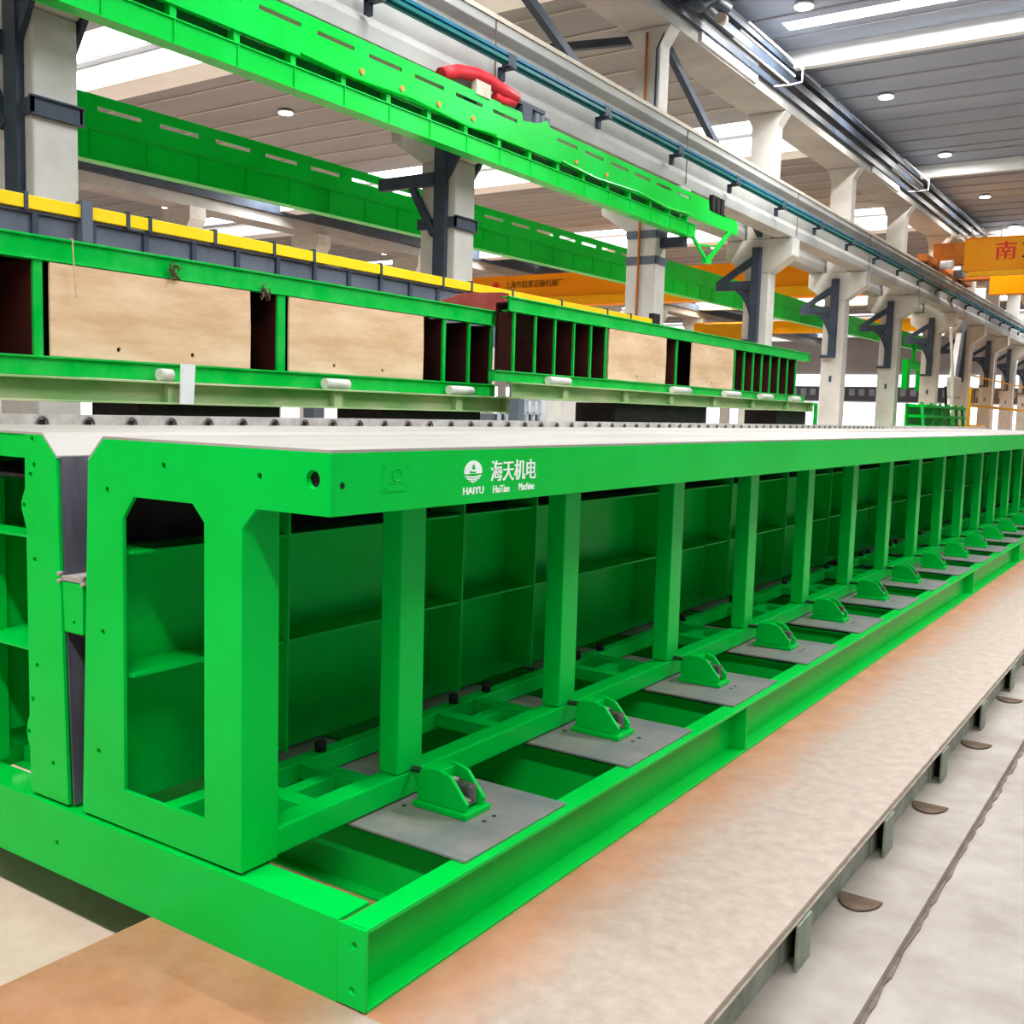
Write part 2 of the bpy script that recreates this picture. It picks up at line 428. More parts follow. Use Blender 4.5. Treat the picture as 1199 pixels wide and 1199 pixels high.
# the soffit (bottom of the stem slot)
sf = thing('soffit_form', 'narrow soffit insert with bolted green end plate in the mould slot', 'formwork', (-1.357, .02, HB+.012))
M().prism([(-1.432, 1.052), (-1.43, 1.068), (-1.298, 1.068), (-1.296, 1.052)], 'xz', .018, L).out('soffit_sheet', STEEL_DECK, sf)
M().prism([(-1.413, .874), (-1.309, .874), (-1.303, 1.048), (-1.424, 1.048)], 'xz', .02, .032, [circle(-1.358, .91, .008, 8)]).out('end_plate', GREEN, sf, .002)
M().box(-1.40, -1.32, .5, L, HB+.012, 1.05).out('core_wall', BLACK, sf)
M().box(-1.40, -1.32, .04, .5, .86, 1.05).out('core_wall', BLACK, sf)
m = M()
for x, z in ((-1.43, 1.075), (-1.43, 1.05), (-1.298, 1.075), (-1.298, 1.05)): m.cyl((x, .008, z), (x, .03, z), .007, 8)
m.out('bolt', STEEL_DECK, sf)

# lettering, emblem and raised plate on the edge beam
em = M()
def disc_band(z0, z1, wave=0):
    c, R, n = 1.474, .036, 14
    a = []; b = []
    for k in range(n+1):
        z = z0+(z1-z0)*0
        t = k/n
    def hw(z): return 1.35*math.sqrt(max(R*R-(z-c)**2, 0))
    top = [(.675+(2*k/n-1)*hw(z1), z1+wave*math.cos((2*k/n-1)*PI)) for k in range(n+1)]
    bot = [(.675+(2*k/n-1)*hw(z0), z0+wave*math.cos((2*k/n-1)*PI)) for k in range(n+1)]
    em.prism(bot+top[::-1], 'yz', -.1652, -.1635)
zz = [1.4385+.0012, 1.444, 1.447, 1.452, 1.455, 1.460]
for i in range(0, 6, 2): disc_band(zz[i], zz[i+1], -.002)
arc = [(.675+.036*1.35*math.cos(a*PI/16), 1.474+.036*math.sin(a*PI/16)) for a in range(-6+0, 23)]
arc = [(y if abs(y-.675) < .05 else y, z) for y, z in arc if z > 1.461]
em.prism(arc, 'yz', -.1652, -.1635, [[(.655, 1.468), (.690, 1.468), (.69, 1.474), (.668, 1.474), (.655, 1.480)], [(.665, 1.482), (.688, 1.480), (.682, 1.496), (.672, 1.498)]])
e = em.out('emblem', WHITE_SPOT, FASC); e['label'] = 'white round emblem'
for body, y0, w, z0, h in (('海天机电', .775, .275, 1.437, .070), ('HAIYU', .622, .112, 1.400, .024), ('HaiTian', .790, .095, 1.398, .025), ('Machine', .945, .098, 1.400, .025)):
    t = lettering('lettering', body, WHITE_SPOT, FASC, (-.1652, y0, z0), w, h, ROT_PX, bold=.035)
    t['label'] = 'white painted lettering'
m = M().box(-.1652, -.1632, .228, .352, 1.428, 1.512)
for a, b in ((.24, 1.44), (.34, 1.44), (.24, 1.50), (.34, 1.50)): m.cyl((-.164, a, b), (-.161, a, b), .004, 8)
m.box(-.1634, -.162, .255, .325, 1.452, 1.456); m.tube([(-.1625, .29+.02*math.cos(a*PI/6), 1.478+.018*math.sin(a*PI/6)) for a in range(12)], .002, 5, closed=True)
m.out('rating_plate', GREEN, FASC)
M().cyl((-.1655, .062, 1.455), (-.1645, .062, 1.455), .010, 12).out('bolt_hole', DARK_HOLE, FASC)

# ------------------------------------------------------------------ ground and steel platform
m = M().box(-50, -.6, -14, 98, -.40, -.20); m.box(-.6, 1.03, -14, 98, -.40, -.20, mi=1)  # one floor in two tones that balance the light left and right
m.box(1.03, 14, -14, 98, -.40, -.235, mi=1)
fl = struct('floor', m, [FLOOR, FLOOR_R])
# ragged broken lip of the floor slab
m = M(); pts = []; y = -4.0
while y < 30:
    pts.append((1.03+random.uniform(-.003, .004), y)); y += .07
q = pts + [(x+.014+random.uniform(-.004, .009), yy) for x, yy in reversed(pts)]
m.prism(q, 'xy', -.236, -.228)
ld = m.out('dirt_seam', FLOOR_L); tag(ld, 'dark line of dirt lying along the step in the concrete floor', 'dirt', kind='stuff')

pf = thing('steel_platform', 'low rusty cream steel plate platform under the green mould', 'platform', (0, -3, -.2))
M().box(-.93, .775, -3, 26, -.022, 0).out('deck_plate', PLATFORM, pf, .003)
M().box(.735, .783, -3, 26, -.030, -.023).out('edge_strip', PLAT_EDGE, pf, .003)
M().box(.715, .727, -3, 26, -.2, -.034).out('skirt_plate', SKIRT, pf)
M().box(-.91, -.90, -3, 26, -.2, -.022).out('skirt_plate', SKIRT, pf)
m = M().box(.727, .79, 1.425, 1.437, -.2, -.034); m.box(.778, .79, 1.30, 1.425, -.2, -.034); m.box(.727, .737, 1.30, 1.425, -.2, -.034); m.box(.737, .778, 1.395, 1.425, -.2, -.034, mi=1)
pp = m.out('support_post', [SKIRT, BLACK], pf, .002)
for k in (-3, -2, -1, 1, 2, 3, 4, 5, 6, 7, 8): dup_part(pp, (0, 1.14*k, 0))
prev = None
for i, yy in enumerate((2.0, 3.22, 4.44, 5.66, 6.88)):
    m = M()
    a = [(0.675+.139+.083*math.cos(PI+PI*k/14), yy-.13*abs(math.sin(PI*k/14))) for k in range(15)]
    m.prism(a, 'xy', -.199, -.19)
    o = m.out('drain_cap', BROWN, None, .003)
    tag(o, ['brown half-round drain cap on the concrete, nearest the camera', 'brown half-round drain cap second along the platform edge',
            'brown half-round drain cap third along the platform edge', 'brown half-round drain cap fourth along the platform edge', 'brown half-round drain cap farthest along the platform edge'][i], 'drain cap', 'drain caps beside the platform')

# ------------------------------------------------------------------ second line: form units on roller tracks
def track(x, y0, y1, z0, z1, stiff, label, rollers, zr):
    t = thing('roller_track', label, 'track', (x, (y0+y1)/2, z0))
    m = M().box(x-.10, x+.06, y0, y1, z1-.014, z1); m.box(x-.10, x+.06, y0, y1, z0, z0+.014); m.box(x-.05, x-.038, y0, y1, z0+.014, z1-.014)
    b = m.out('track_beam', PALE_GREEN, t, .002)
    M().box(x-.10, x+.06, y1, y1+.014, z0, z1+.01).out('end_plate', PALE_GREEN, t)
    for y in stiff: M().box(x-.04, x+.016, y-.05, y+.05, z0+.014, z1-.014).out('stiffener', PALE_GREEN, t)
    for a, b_ in rollers:
        o = M().cyl((x+.012, a, zr), (x+.012, b_, zr), .042, 18).out('roller', ROLLER, t); o['label'] = 'cream cylindrical roller'
    return t
track(-4.16, -3.2, 6.68, 1.65, 1.805, (.9, 2.62, 4.25, 5.90), 'faded green roller track below the left plywood-faced unit', [(2.50, 2.60), (4.09, 4.36), (5.74, 6.10)], 1.85)
track(-3.76, 6.28, 15.1, 1.79, 1.945, (7.2, 8.55, 9.75, 11.1, 12.5, 14.0), 'faded green roller track below the right many-posted unit', [(6.85, 7.25), (9.75, 10.25), (11.4, 11.95), (12.75, 13.25), (14.1, 14.5)], 1.985)

def unit(x, y0, y1, zl0, zl1, zt0, zt1, posts, label, dep=.9):
    u = thing('form_unit', label, 'formwork', (x-dep/2, (y0+y1)/2, zl0))
    yt = y0+(.19 if dep < .5 else 0); ys = y0+(.5 if dep < .5 else 0)
    m = M().box(x-.09, x, yt, y1+.12, zt1-.014, zt1); m.box(x-.09, x, yt, y1+.12, zt0, zt0+.012); m.box(x-.03, x-.018, yt, y1+.12, zt0, zt1)
    m.box(x-.03, x-.001, yt, yt+.012, zt0, zt1)
    m.box(x-.03, x-.001, y1+.108, y1+.12, zt0, zt1)
    m.out('top_channel', GREEN_M, u, .002)
    m = M().box(x-.10, x-.02, y0, y1, zl0, zl1); m.box(x-.10, x, y0, y1, zl1-.012, zl1)
    m.out('bottom_rail', GREEN_M, u, .002)
    for a, b in posts: M().box(x-.035, x-.012, a, b, zl1, zt0).out('post', GREEN_M, u)
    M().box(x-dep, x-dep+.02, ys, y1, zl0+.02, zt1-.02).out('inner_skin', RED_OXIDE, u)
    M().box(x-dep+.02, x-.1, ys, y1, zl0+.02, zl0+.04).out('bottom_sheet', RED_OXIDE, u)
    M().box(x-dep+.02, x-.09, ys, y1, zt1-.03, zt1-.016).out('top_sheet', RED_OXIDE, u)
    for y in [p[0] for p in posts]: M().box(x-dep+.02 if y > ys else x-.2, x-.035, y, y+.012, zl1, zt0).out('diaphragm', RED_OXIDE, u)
    return u
u1 = unit(-4.2, -3.2, 6.60, 1.810, 1.93, 2.51, 2.66, [(-1.2, -1.12), (.2, .24), (1.64, 1.70), (3.64, 3.72), (5.72, 5.76), (6.12, 6.15), (6.50, 6.53)],
          'left green form unit with two tall plywood sheets in its bays')
P2 = [6.32, 6.70, 7.07, 7.45, 7.81, 8.15, 9.99, 11.9, 12.26, 12.62, 12.97, 13.33, 13.71, 14.1, 14.5]
u2 = unit(-3.8, 6.02, 15.0, 1.950, 2.05, 2.615, 2.755, [(y-.012, y+.014) for y in P2],
          'right green form unit with many thin posts and red inside', .38)
M().prism([(6.0, 2.665), (7.42, 2.68), (7.42, 2.94), (7.3, 2.94), (6.6, 2.86)], 'yz', -4.66, -4.64).out('splice_plate', RED_PLATE, u2)
def plywood(x, y0, y1, z0, z1, holes, label):
    o = M().prism([(y0, z0), (y1, z0), (y1+.004, (z0+z1)/2), (y1-.004, z1), (y0, z1)], 'yz', x-.018, x, [circle(a, b, .016, 12) for a, b in holes]).out('plywood_sheet', PLY)
    tag(o, label, 'plywood', 'plywood sheets in the form units')
plywood(-4.205, 1.745, 3.36, 1.932, 2.505, [(2.23, 2.00), (2.83, 2.00)], 'long tan plywood sheet at the far left, nearest the hanging cord')
plywood(-4.205, 3.755, 5.42, 1.932, 2.505, [(4.26, 2.0), (4.86, 1.99)], 'tan plywood sheet second from the left, right of the dark gap')
plywood(-3.805, 8.20, 9.66, 2.052, 2.61, [(8.9, 2.11), (9.37, 2.13)], 'tan plywood sheet in the right unit, nearer of its two')
plywood(-3.805, 10.42, 11.82, 2.052, 2.61, [(11.1, 2.12)], 'stained plywood sheet farthest right, with a dark streak')
def block(x, y0, y1, z1, label):
    t = thing('support_trestle', label, 'trestle', (x, (y0+y1)/2, -.2))
    M().box(x-.5, x+.02, y0, y1, z1-.22, z1).out('top_block', BLACK, t, .004)
    for yy in (y0+.1, y1-.1):
        for xx in (x-.42, x-.04): M().box(xx-.05, xx+.05, yy-.05, yy+.05, -.2, z1-.22).out('leg', BLACK, t)
block(-4.2, 2.36, 3.64, 1.65, 'black trestle under the left track, below the white strip')
block(-4.2, 4.82, 6.30, 1.65, 'black trestle under the right end of the left track')
block(-4.2, -2.8, -1.2, 1.65, 'black trestle under the left track, beyond the left of the frame')
block(-3.8, 8.35, 10.9, 1.79, 'dark trestle under the right track, below its first plywood')
block(-3.8, 13.6, 15.0, 1.79, 'dark trestle under the far end of the right track')
o = M().prism([(2.63, 1.655), (2.74, 1.655), (2.755, 1.93), (2.64, 1.93)], 'yz', -4.10, -4.085).out('marker_strip', WHITE)
tag(o, 'upright white strip standing against the left track beam', 'strip')
o = M().tube([(-4.19, 1.875, 2.665), (-4.165, 1.876, 2.66), (-4.16, 1.88, 2.5), (-4.165, 1.895, 2.30)], .005, 6).out('cord', ROPE)
tag(o, 'thin tan cord hanging down in front of left plywood', 'cord')
for (y, z, lab) in ((2.66, 2.57, 'twisted rag of wire tied on the left top channel'), (3.49, 2.53, 'frayed wire tie on the channel above the dark gap')):
    m = M()
    for k in range(5):
        a = [(-4.195+.03*random.random(), y+random.uniform(-.05, .05), z+random.uniform(-.08, .05)) for _ in range(5)]
        a[2] = (-4.19, y, z)
        m.tube(a, .006, 5)
    tag(m.out('wire_tie', BROWN), lab, 'wire')

# small green trestle at the end of the right unit
t = thing('green_stand', 'small bright green ladder-like stand at the right unit end', 'stand', (-3.9, 15.6, -.2))
for y in (15.25, 15.9):
    M().box(-3.93, -3.88, y-.04, y+.04, -.2, 1.95).out('upright', GREEN_M, t)
    M().box(-4.6, -4.55, y-.04, y+.04, -.2, 1.95).out('upright', GREEN_M, t)
for z in (.3, .9, 1.45, 1.9): M().box(-3.925, -3.885, 15.29, 15.86, z, z+.05).out('rung', GREEN_M, t)
for z in (.3, 1.9): M().box(-4.56, -3.93, 15.23, 15.27, z, z+.05).out('rung', GREEN_M, t)

# ------------------------------------------------------------------ slate girder with the yellow conductor cover
g = thing('low_runway_girder', 'slate grey girder capped by a yellow strip behind the plywood units', 'girder', (-6.3, 5.6, -.2))
m = M().box(-6.38, -6.30, -4, 14.3, 3.17, 3.19); m.box(-6.345, -6.33, -4, 14.3, 2.55, 3.17); m.box(-6.42, -6.28, -4, 14.3, 2.53, 2.55)
m.out('web', GIRDER_GREY, g)
y = -3.5
while y < 14:
    M().box(-6.33, -6.30, y, y+.05, 2.55, 3.17).out('stiffener', DARK_STEEL, g); y += .535
cuts = [-4, -1.2, 1.2, 2.845, 3.40, 3.80, 4.03, 4.77, 5.53, 6.1, 7.18, 8.35, 8.95, 9.9, 11.2, 12.6, 13.4, 14.44]
for a, b in zip(cuts, cuts[1:]):
    o = M().box(-6.33, -6.27, a+.02, b-.012, 3.195, 3.305).out('conductor_cover', YELLOW, g, .006); o['label'] = 'yellow plastic cover strip'
for y in cuts[1:]:
    M().box(-6.345, -6.262, y-.012, y+.02, 3.18, 3.325).out('clamp', DARK_STEEL, g)
for y in (-2, 1.8, 6.2, 10.2, 13.8): M().box(-6.43, -6.27, y-.08, y+.08, -.2, 2.53).out('post', GIRDER_GREY, g)
m = M().box(-6.34, -6.25, 3.34, 3.44, 3.0, 3.34); m.out('joint_box', GIRDER_GREY, g)
M().box(-6.34, -6.25, 14.2, 14.45, 3.19, 3.40).out('end_stop', BLACK, g)

# ------------------------------------------------------------------ columns
CY = [3.1 + 5.85*k for k in range(-1, 15)]
XA, XB = -7.14, -6.56
WHERE = {0: 'left out of the frame, nearest the camera', 1: 'at the far left of the photo with a dark pipe', 2: 'behind the joint of the two plywood units',
         3: 'banded twice in grey, behind the beam end', 4: 'fourth along the row, its dark bracket widest', 5: 'fifth along the row, above the unit end',
         6: 'sixth along the row, left of the green rack', 7: 'seventh along the row, behind the green rack', 8: 'eighth along the row, behind the boom', 9: 'ninth along the row, left of the yellow fence'}
ORD = ['tenth', 'eleventh', 'twelfth', 'thirteenth', 'fourteenth', 'fifteenth']
for i, y in enumerate(CY):
    XA, XB = (-7.14, -6.56) if i < 4 else (-7.22, -6.64)
    lab = 'pale concrete column ' + (WHERE[i] if i in WHERE else (ORD[i-10] if i-10 < len(ORD) else 'last') + ' along the row, far away')
    c = thing('concrete_column', lab, 'column', ((XA+XB)/2, y+.2, -.2), 'concrete columns of the near row')
    M().box(XA, XB, y, y+.42, -.2, 4.9).out('lower_shaft', CONC, c, .02)
    M().prism([(XA, 4.9), (XB, 4.9), (-6.12, 5.25), (-6.12, 5.64), (-7.68, 5.64), (-7.68, 5.25)], 'xz', y-.01, y+.43).out('corbel', CONC, c, .02)
    M().prism([(XA, 5.64), (-6.64, 5.64), (-6.64, 8.1), (-6.45, 8.4), (-7.35, 8.4), (XA, 8.1)], 'xz', y+.02, y+.40).out('upper_shaft', CONC, c, .02)
    if i in (1, 2):
        zb_, zt_ = 3.0, 5.0
        b = M().box(-6.87, -6.68, y-.075, y, 2.4, 5.62)
        pb = b.out('steel_post', DARK_STEEL, c)
        m = M().box(-7.80, -6.87, y-.10, y, 4.58, 4.74); m.bar((-6.87, y-.05, 3.95), (-7.25, y-.05, 4.58), .08, .09)
        m.out('bracket_arm', DARK_STEEL, pb)
        for yy in (y-.06, y+.43):
            M().prism([(-6.75, 4.50), (-6.66, 4.66), (-6.25, 5.24), (-6.25, 5.63), (-6.75, 5.63)], 'xz', yy, yy+.05).out('gusset', DARK_STEEL, pb)
        m = M().box(-7.18, XB+.025, y-.025, y, 4.03, 4.17); m.box(XB, XB+.025, y-.025, y+.46, 4.03, 4.17); m.box(-7.18, XB+.025, y+.42, y+.445, 4.03, 4.17)
        m.box(XB, XB+.05, y-.04, y+.46, 4.165, 4.18); m.box(XB, XB+.05, y-.04, y+.46, 4.02, 4.035)
        m.out('collar', DARK_STEEL, c)
    elif i == 3:
        for z0, z1 in ((4.78, 4.92), (4.33, 4.47)):
            m = M().box(-7.15, XB+.012, y-.012, y, z0, z1); m.box(XB, XB+.012, y-.012, y+.43, z0, z1)
            m.out('steel_strap', GIRDER_GREY, c)
        M().tube([(-6.88, y-.03, 8.3), (-6.88, y-.03, 2.0)], .022, 8).out('down_pipe', RUST_OR, c)
        M().tube([(-6.55, y+.05, 8.35), (-6.68, y-.02, 8.0), (-6.69, y-.02, 5.7)], .018, 8).out('conduit', DARK_STEEL, c)
        M().box(-7.0, -6.93, y-.03, y, 3.15, 3.42).out('junction_box', DARK_STEEL, c)
        m = M().box(-6.60, -6.1, y+.16, y+.30, 4.62, 4.8); m.out('beam_bracket', DARK_STEEL, c)
    elif i >= 4:
        z0 = 3.35
        pb = M().box(-7.0, -6.82, y-.16, y, z0, 5.45).out('steel_post', DARK_STEEL, c)
        m = M().prism([(-6.95, 5.30), (-6.95, 5.12), (-7.58, 4.72), (-7.84, 4.72)], 'xz', y-.13, y-.03)
        m.box(-7.84, -6.95, y-.13, y-.03, 4.52, 4.72)
        pts = [(-6.95, 3.75), (-7.06, 4.1), (-7.2, 4.36), (-7.42, 4.55)]
        m.prism(pts + [(-7.22, 4.54), (-7.05, 4.42), (-6.95, 4.3)], 'xz', y-.13, y-.03)
        m.out('bracket_arm', DARK_STEEL, pb)
        M().box(-7.22, -6.94, y-.13, y-.03, z0, z0+.07).out('foot_plate', DARK_STEEL, pb)
        M().box(-6.97, -6.90, y-.012, y, 2.7, 2.86).out('junction_box', DARK_STEEL, c)
    if i >= 8:
        M().tube([(-6.52, y-.02, 4.9), (-6.56, y-.04, 4.6), (-6.56, y-.04, -.2)], .05, 8).out('down_pipe', WHITE, c)

# far row
for k in range(-1, 13):
    y = 3.1+5.85*k
    names = ['nearest, beyond the frame', 'second from the left edge', 'third, above the grey girder', 'fourth, under the far beam', 'fifth, above the yellow strip', 'sixth, beside the dark post']
    lab = 'distant pale column of the far row, ' + (names[k+1] if k+1 < len(names) else ['seventh', 'eighth', 'ninth', 'tenth', 'eleventh', 'twelfth', 'thirteenth', 'fourteenth'][max(k-5,0)] + ' along it')
    c = thing('concrete_column', lab, 'column', (-26.9, y+.2, -.2), 'concrete columns of the far row')
    M().box(-27.2, -26.6, y, y+.45, -.2, 7.0).out('lower_shaft', CONC, c)
    M().prism([(-27.2, 7.0), (-26.6, 7.0), (-26.2, 7.6), (-26.2, 8.0), (-27.6, 8.0), (-27.6, 7.6)], 'xz', y-.1, y+.55).out('corbel', CONC, c)

# ------------------------------------------------------------------ runway girders, conductor bars, roof beams
def runway(x0, x1, label):
    t = thing('runway_girder', label, 'girder', ((x0+x1)/2, 40, 5.64))
    xm = (x0+x1)/2
    M().prism([(x0, 5.65), (x1, 5.65), (x1, 5.83), (xm+.11, 5.95), (xm+.11, 6.42), (x1+.02, 6.5), (x1+.02, 6.62), (x0-.02, 6.62), (x0-.02, 6.5), (xm-.11, 6.42), (xm-.11, 5.95), (x0, 5.83)], 'xz', -8, 92).out('concrete_beam', CONC_B, t, .01)
    M().box(x0-.04, x1+.04, -8, 92, 6.62, 6.68).out('cap', CAP, t)
    M().box(xm-.04, xm+.04, -8, 92, 6.68, 6.78).out('rail', BROWN, t)
    for k in range(0, 15): M().box(x1+.02, x1+.03, 2.6+5.85*k+.7, 2.62+5.85*k+.7, 5.7, 6.62).out('joint', BROWN, t)
    return t
runway(-6.56, -6.16, 'pale concrete crane runway beam carrying the blue conductor bars')
runway(-7.66, -7.28, 'pale concrete crane runway beam on the left side of the columns')
t = thing('conductor_bars', 'bundle of blue and teal conductor bars along the crane beam', 'conductor', (-6.0, 40, 6.05))
for i, (dx, dz, mt) in enumerate(((.0, .07, BLUE), (.0, .0, TEAL), (.05, .10, BLUE), (.05, .03, TEAL))):
    M().box(-6.04+dx, -6.005+dx, -6, 70, 6.06+dz, 6.10+dz).out('bar', mt, t)
m = M().box(-6.14, -5.92, 1.0, 1.09, 6.02, 6.06); m.box(-6.16, -6.10, 1.0, 1.09, 5.9, 6.06); m.box(-6.06, -5.95, .95, 1.12, 6.04, 6.20)
b = m.out('bracket', DARK_STEEL, t)
for k in range(-2, 24): dup_part(b, (0, 2.55*k+.6, 0))
m = M().box(-7.35, -6.45, -8, 92, 8.4, 8.95); m.box(-6.75, -6.45, -8, 92, 8.95, 9.3)
o = struct('trim_1', m, CONC_B)
m = M().box(-6.44, -6.36, -8, 92, 8.62, 8.75); m.box(-6.34, -6.26, -8, 92, 8.85, 9.02); m.box(-6.42, -6.2, -8, 92, 9.1, 9.2)
tag(m.out('pipe_run', DARK_STEEL), 'dark service pipes running along the roof beam', 'pipe')
struct('trim_2', M().box(-27.3, -26.3, -8, 92, 8.0, 8.5), CONC_B)
tag(M().box(-26.3, -26.1, -8, 92, 8.35, 8.75).out('pipe_run', DARK_STEEL), 'dark ducts along the far row roof beam', 'pipe')
# braces and roof ties
def brace(a, b, label):
    tag(M().bar(a, b, .12, .14).out('steel_brace', DARK_STEEL), label, 'brace', 'steel braces between the columns')
brace((-6.9, 15.20, 8.51), (-6.9, 20.67, 5.75), 'dark diagonal brace falling right from the pipe-clad column head')
brace((-6.9, 9.35, 8.28), (-6.9, 14.83, 6.17), 'dark diagonal brace above the red hook, left of the pipe-clad column')
brace((-7.2, 15.0, 8.29), (-11.0, 15.0, 8.62), 'dark strut running left from the pipe-clad column head')
brace((-6.9, 3.5, 8.40), (-6.9, 8.97, 5.78), 'dark diagonal brace from the nearest column head')
def guard(y0, lab):
    t = thing('conduit_rack', lab, 'rack', (-6.0, y0+2, 8.45))
    for i, dx in enumerate((0, .14, .28)):
        M().tube([(-6.05+dx, y0, 8.62+.12*i), (-6.05+dx, y0+3.0, 8.62+.12*i)], .022, 6).out('tube', WHITE, t)
    m = M().tube([(-6.35, y0+3.0, 8.6), (-6.02, y0+3.0, 8.58), (-5.76, y0+3.0, 8.6), (-5.75, y0+3.0, 8.9)], .018, 6); m.out('end_loop', WHITE, t)
    M().box(-6.45, -6.40, y0-.6, y0+2.2, 8.45, 8.85).out('pale_panel', WHITE_BEAM, t)
guard(16.6, 'white tube rack beside the roof beam, nearest')
guard(28.2, 'white tube rack beside the roof beam, second')
guard(40.0, 'white tube rack beside the roof beam, third')
t = thing('duct_fitting', 'dark cluster of pipe elbows at the roof beam top', 'fitting', (-6.2, 15.3, 8.6))
M().tube([(-6.1, 14.6, 8.7), (-6.1, 15.2, 8.75), (-6.0, 15.5, 8.95), (-5.9, 15.9, 8.9)], .12, 10).out('elbow', DARK_STEEL, t)
M().tube([(-6.25, 14.6, 8.95), (-6.2, 15.6, 8.9), (-6.1, 16.2, 8.8)], .07, 10).out('hose', GIRDER_GREY, t)
M().cyl((-5.98, 15.8, 8.72), (-5.98, 15.95, 8.72), .1, 12).out('flange', CAP, t)

# ------------------------------------------------------------------ ceilings with skylight strips
NW = [0]
def roof(x0, x1, z, y_s, mat, mats, w=1.5, name='ceiling', beam_off=1.7, bw=.75, per=11.7, drop=.37, glass_to=99):
    m = M(); prev = -14; y = y_s
    while y > -2: y -= per
    ys = []
    while y < 96: ys.append(y); y += per
    for y in ys + [None]:
        e = 98 if y is None else y
        m.box(x0, x1, prev, e, z, z+.15)
        yy = prev+.3
        while yy < e-.2:
            m.box(x0, x1, yy, yy+.06, z-.035, z, mi=1); yy += 1.17
        if y is not None: prev = y+w if not (glass_to < y < 50) else y
    struct(name, m, [mat, mats])
    for y in ys:
        NW[0] += 1
        if not (glass_to < y < 50): struct('window_%d' % NW[0], M().box(x0+.1, x1-.1, y, y+w, z+.05, z+.08), SKY_PANEL)
        if x0 > -10 and not (glass_to < y < 50): m_ = M().box(x0, -5.9, y, y+w, z, z+.05); struct('trim_%d' % (NW[0]+60), m_, mat)
        b = M().box(x0, x1, y+beam_off, y+beam_off+bw, z-drop, z)
        o = struct('trim_%d' % (NW[0]+10), b, WHITE_BEAM)
RIBS = mottled('ceiling_joint', (.42, .40, .38), (.48, .46, .44), .85, 1)
RIBS_R = mottled('right_ceiling_joint', (.32, .33, .38), (.36, .37, .42), .85, 1)
roof(-6.45, 9, 9.5, 18.66, CEIL_R, RIBS_R, w=.46, beam_off=1.62, bw=.2, glass_to=22)  # panes past the closed stretch are added, unseen, to light the far end
roof(-26.4, -7.3, 8.96, 10.95, CEIL, RIBS, w=1.1, beam_off=1.35, bw=.8, per=12.1, drop=.5)
roof(-48, -27.2, 8.96, 14.0, CEIL, RIBS, w=1.3, beam_off=1.5, bw=.8, per=12.1, drop=.5)

def lamp(x, y, z, label, grp):
    t = thing('high_bay_lamp', label, 'lamp', (x, y, z), grp)
    M().cyl((x, y, z), (x, y, z+.02), .17, 20).out('lens', LAMP, t)
    M().tube([(x, y, z+.02), (x, y, z+.06)], .185, 20).out('shade', WHITE, t)
    M().cyl((x, y, z+.06), (x, y, z+.10), .10, 12).out('housing', DARK_STEEL, t)
    return t
G1 = 'lamps under the right roof'
for (x, y, lab) in ((-5.18, 17.84, 'round lamp at the top edge, beside the near skylight'), (-5.28, 24.21, 'round lamp in the middle of the right ceiling'),
                    (-5.22, 30.59, 'round lamp on the right ceiling, beside the second white strip'), (-5.23, 37.12, 'round lamp on the right ceiling above the orange crane'),
                    (-5.23, 43.5, 'farthest round lamp on the right ceiling, by the third strip')):
    lamp(x, y, 9.40, lab, G1)
G2 = 'lamps under the left roofs'
for (x, y, lab) in ((-17.9, 16.79, 'round lamp on the left ceiling between the two green beams'), (-16.0, 29.8, 'round lamp on the left ceiling right of the middle column'), (-16.47, 40.42, 'small round lamp on the left ceiling above the orange girder'),
                    (-31.32, 23.63, 'distant round lamp above the yellow strip, leftmost'), (-31.3, 29.74, 'distant round lamp above the yellow strip, second'), (-31.2, 35.93, 'distant round lamp above the yellow strip, third'),
                    (-26.05, 41.2, 'distant round lamp just under the rear green beam')):
    lamp(x, y, 8.86, lab, G2)

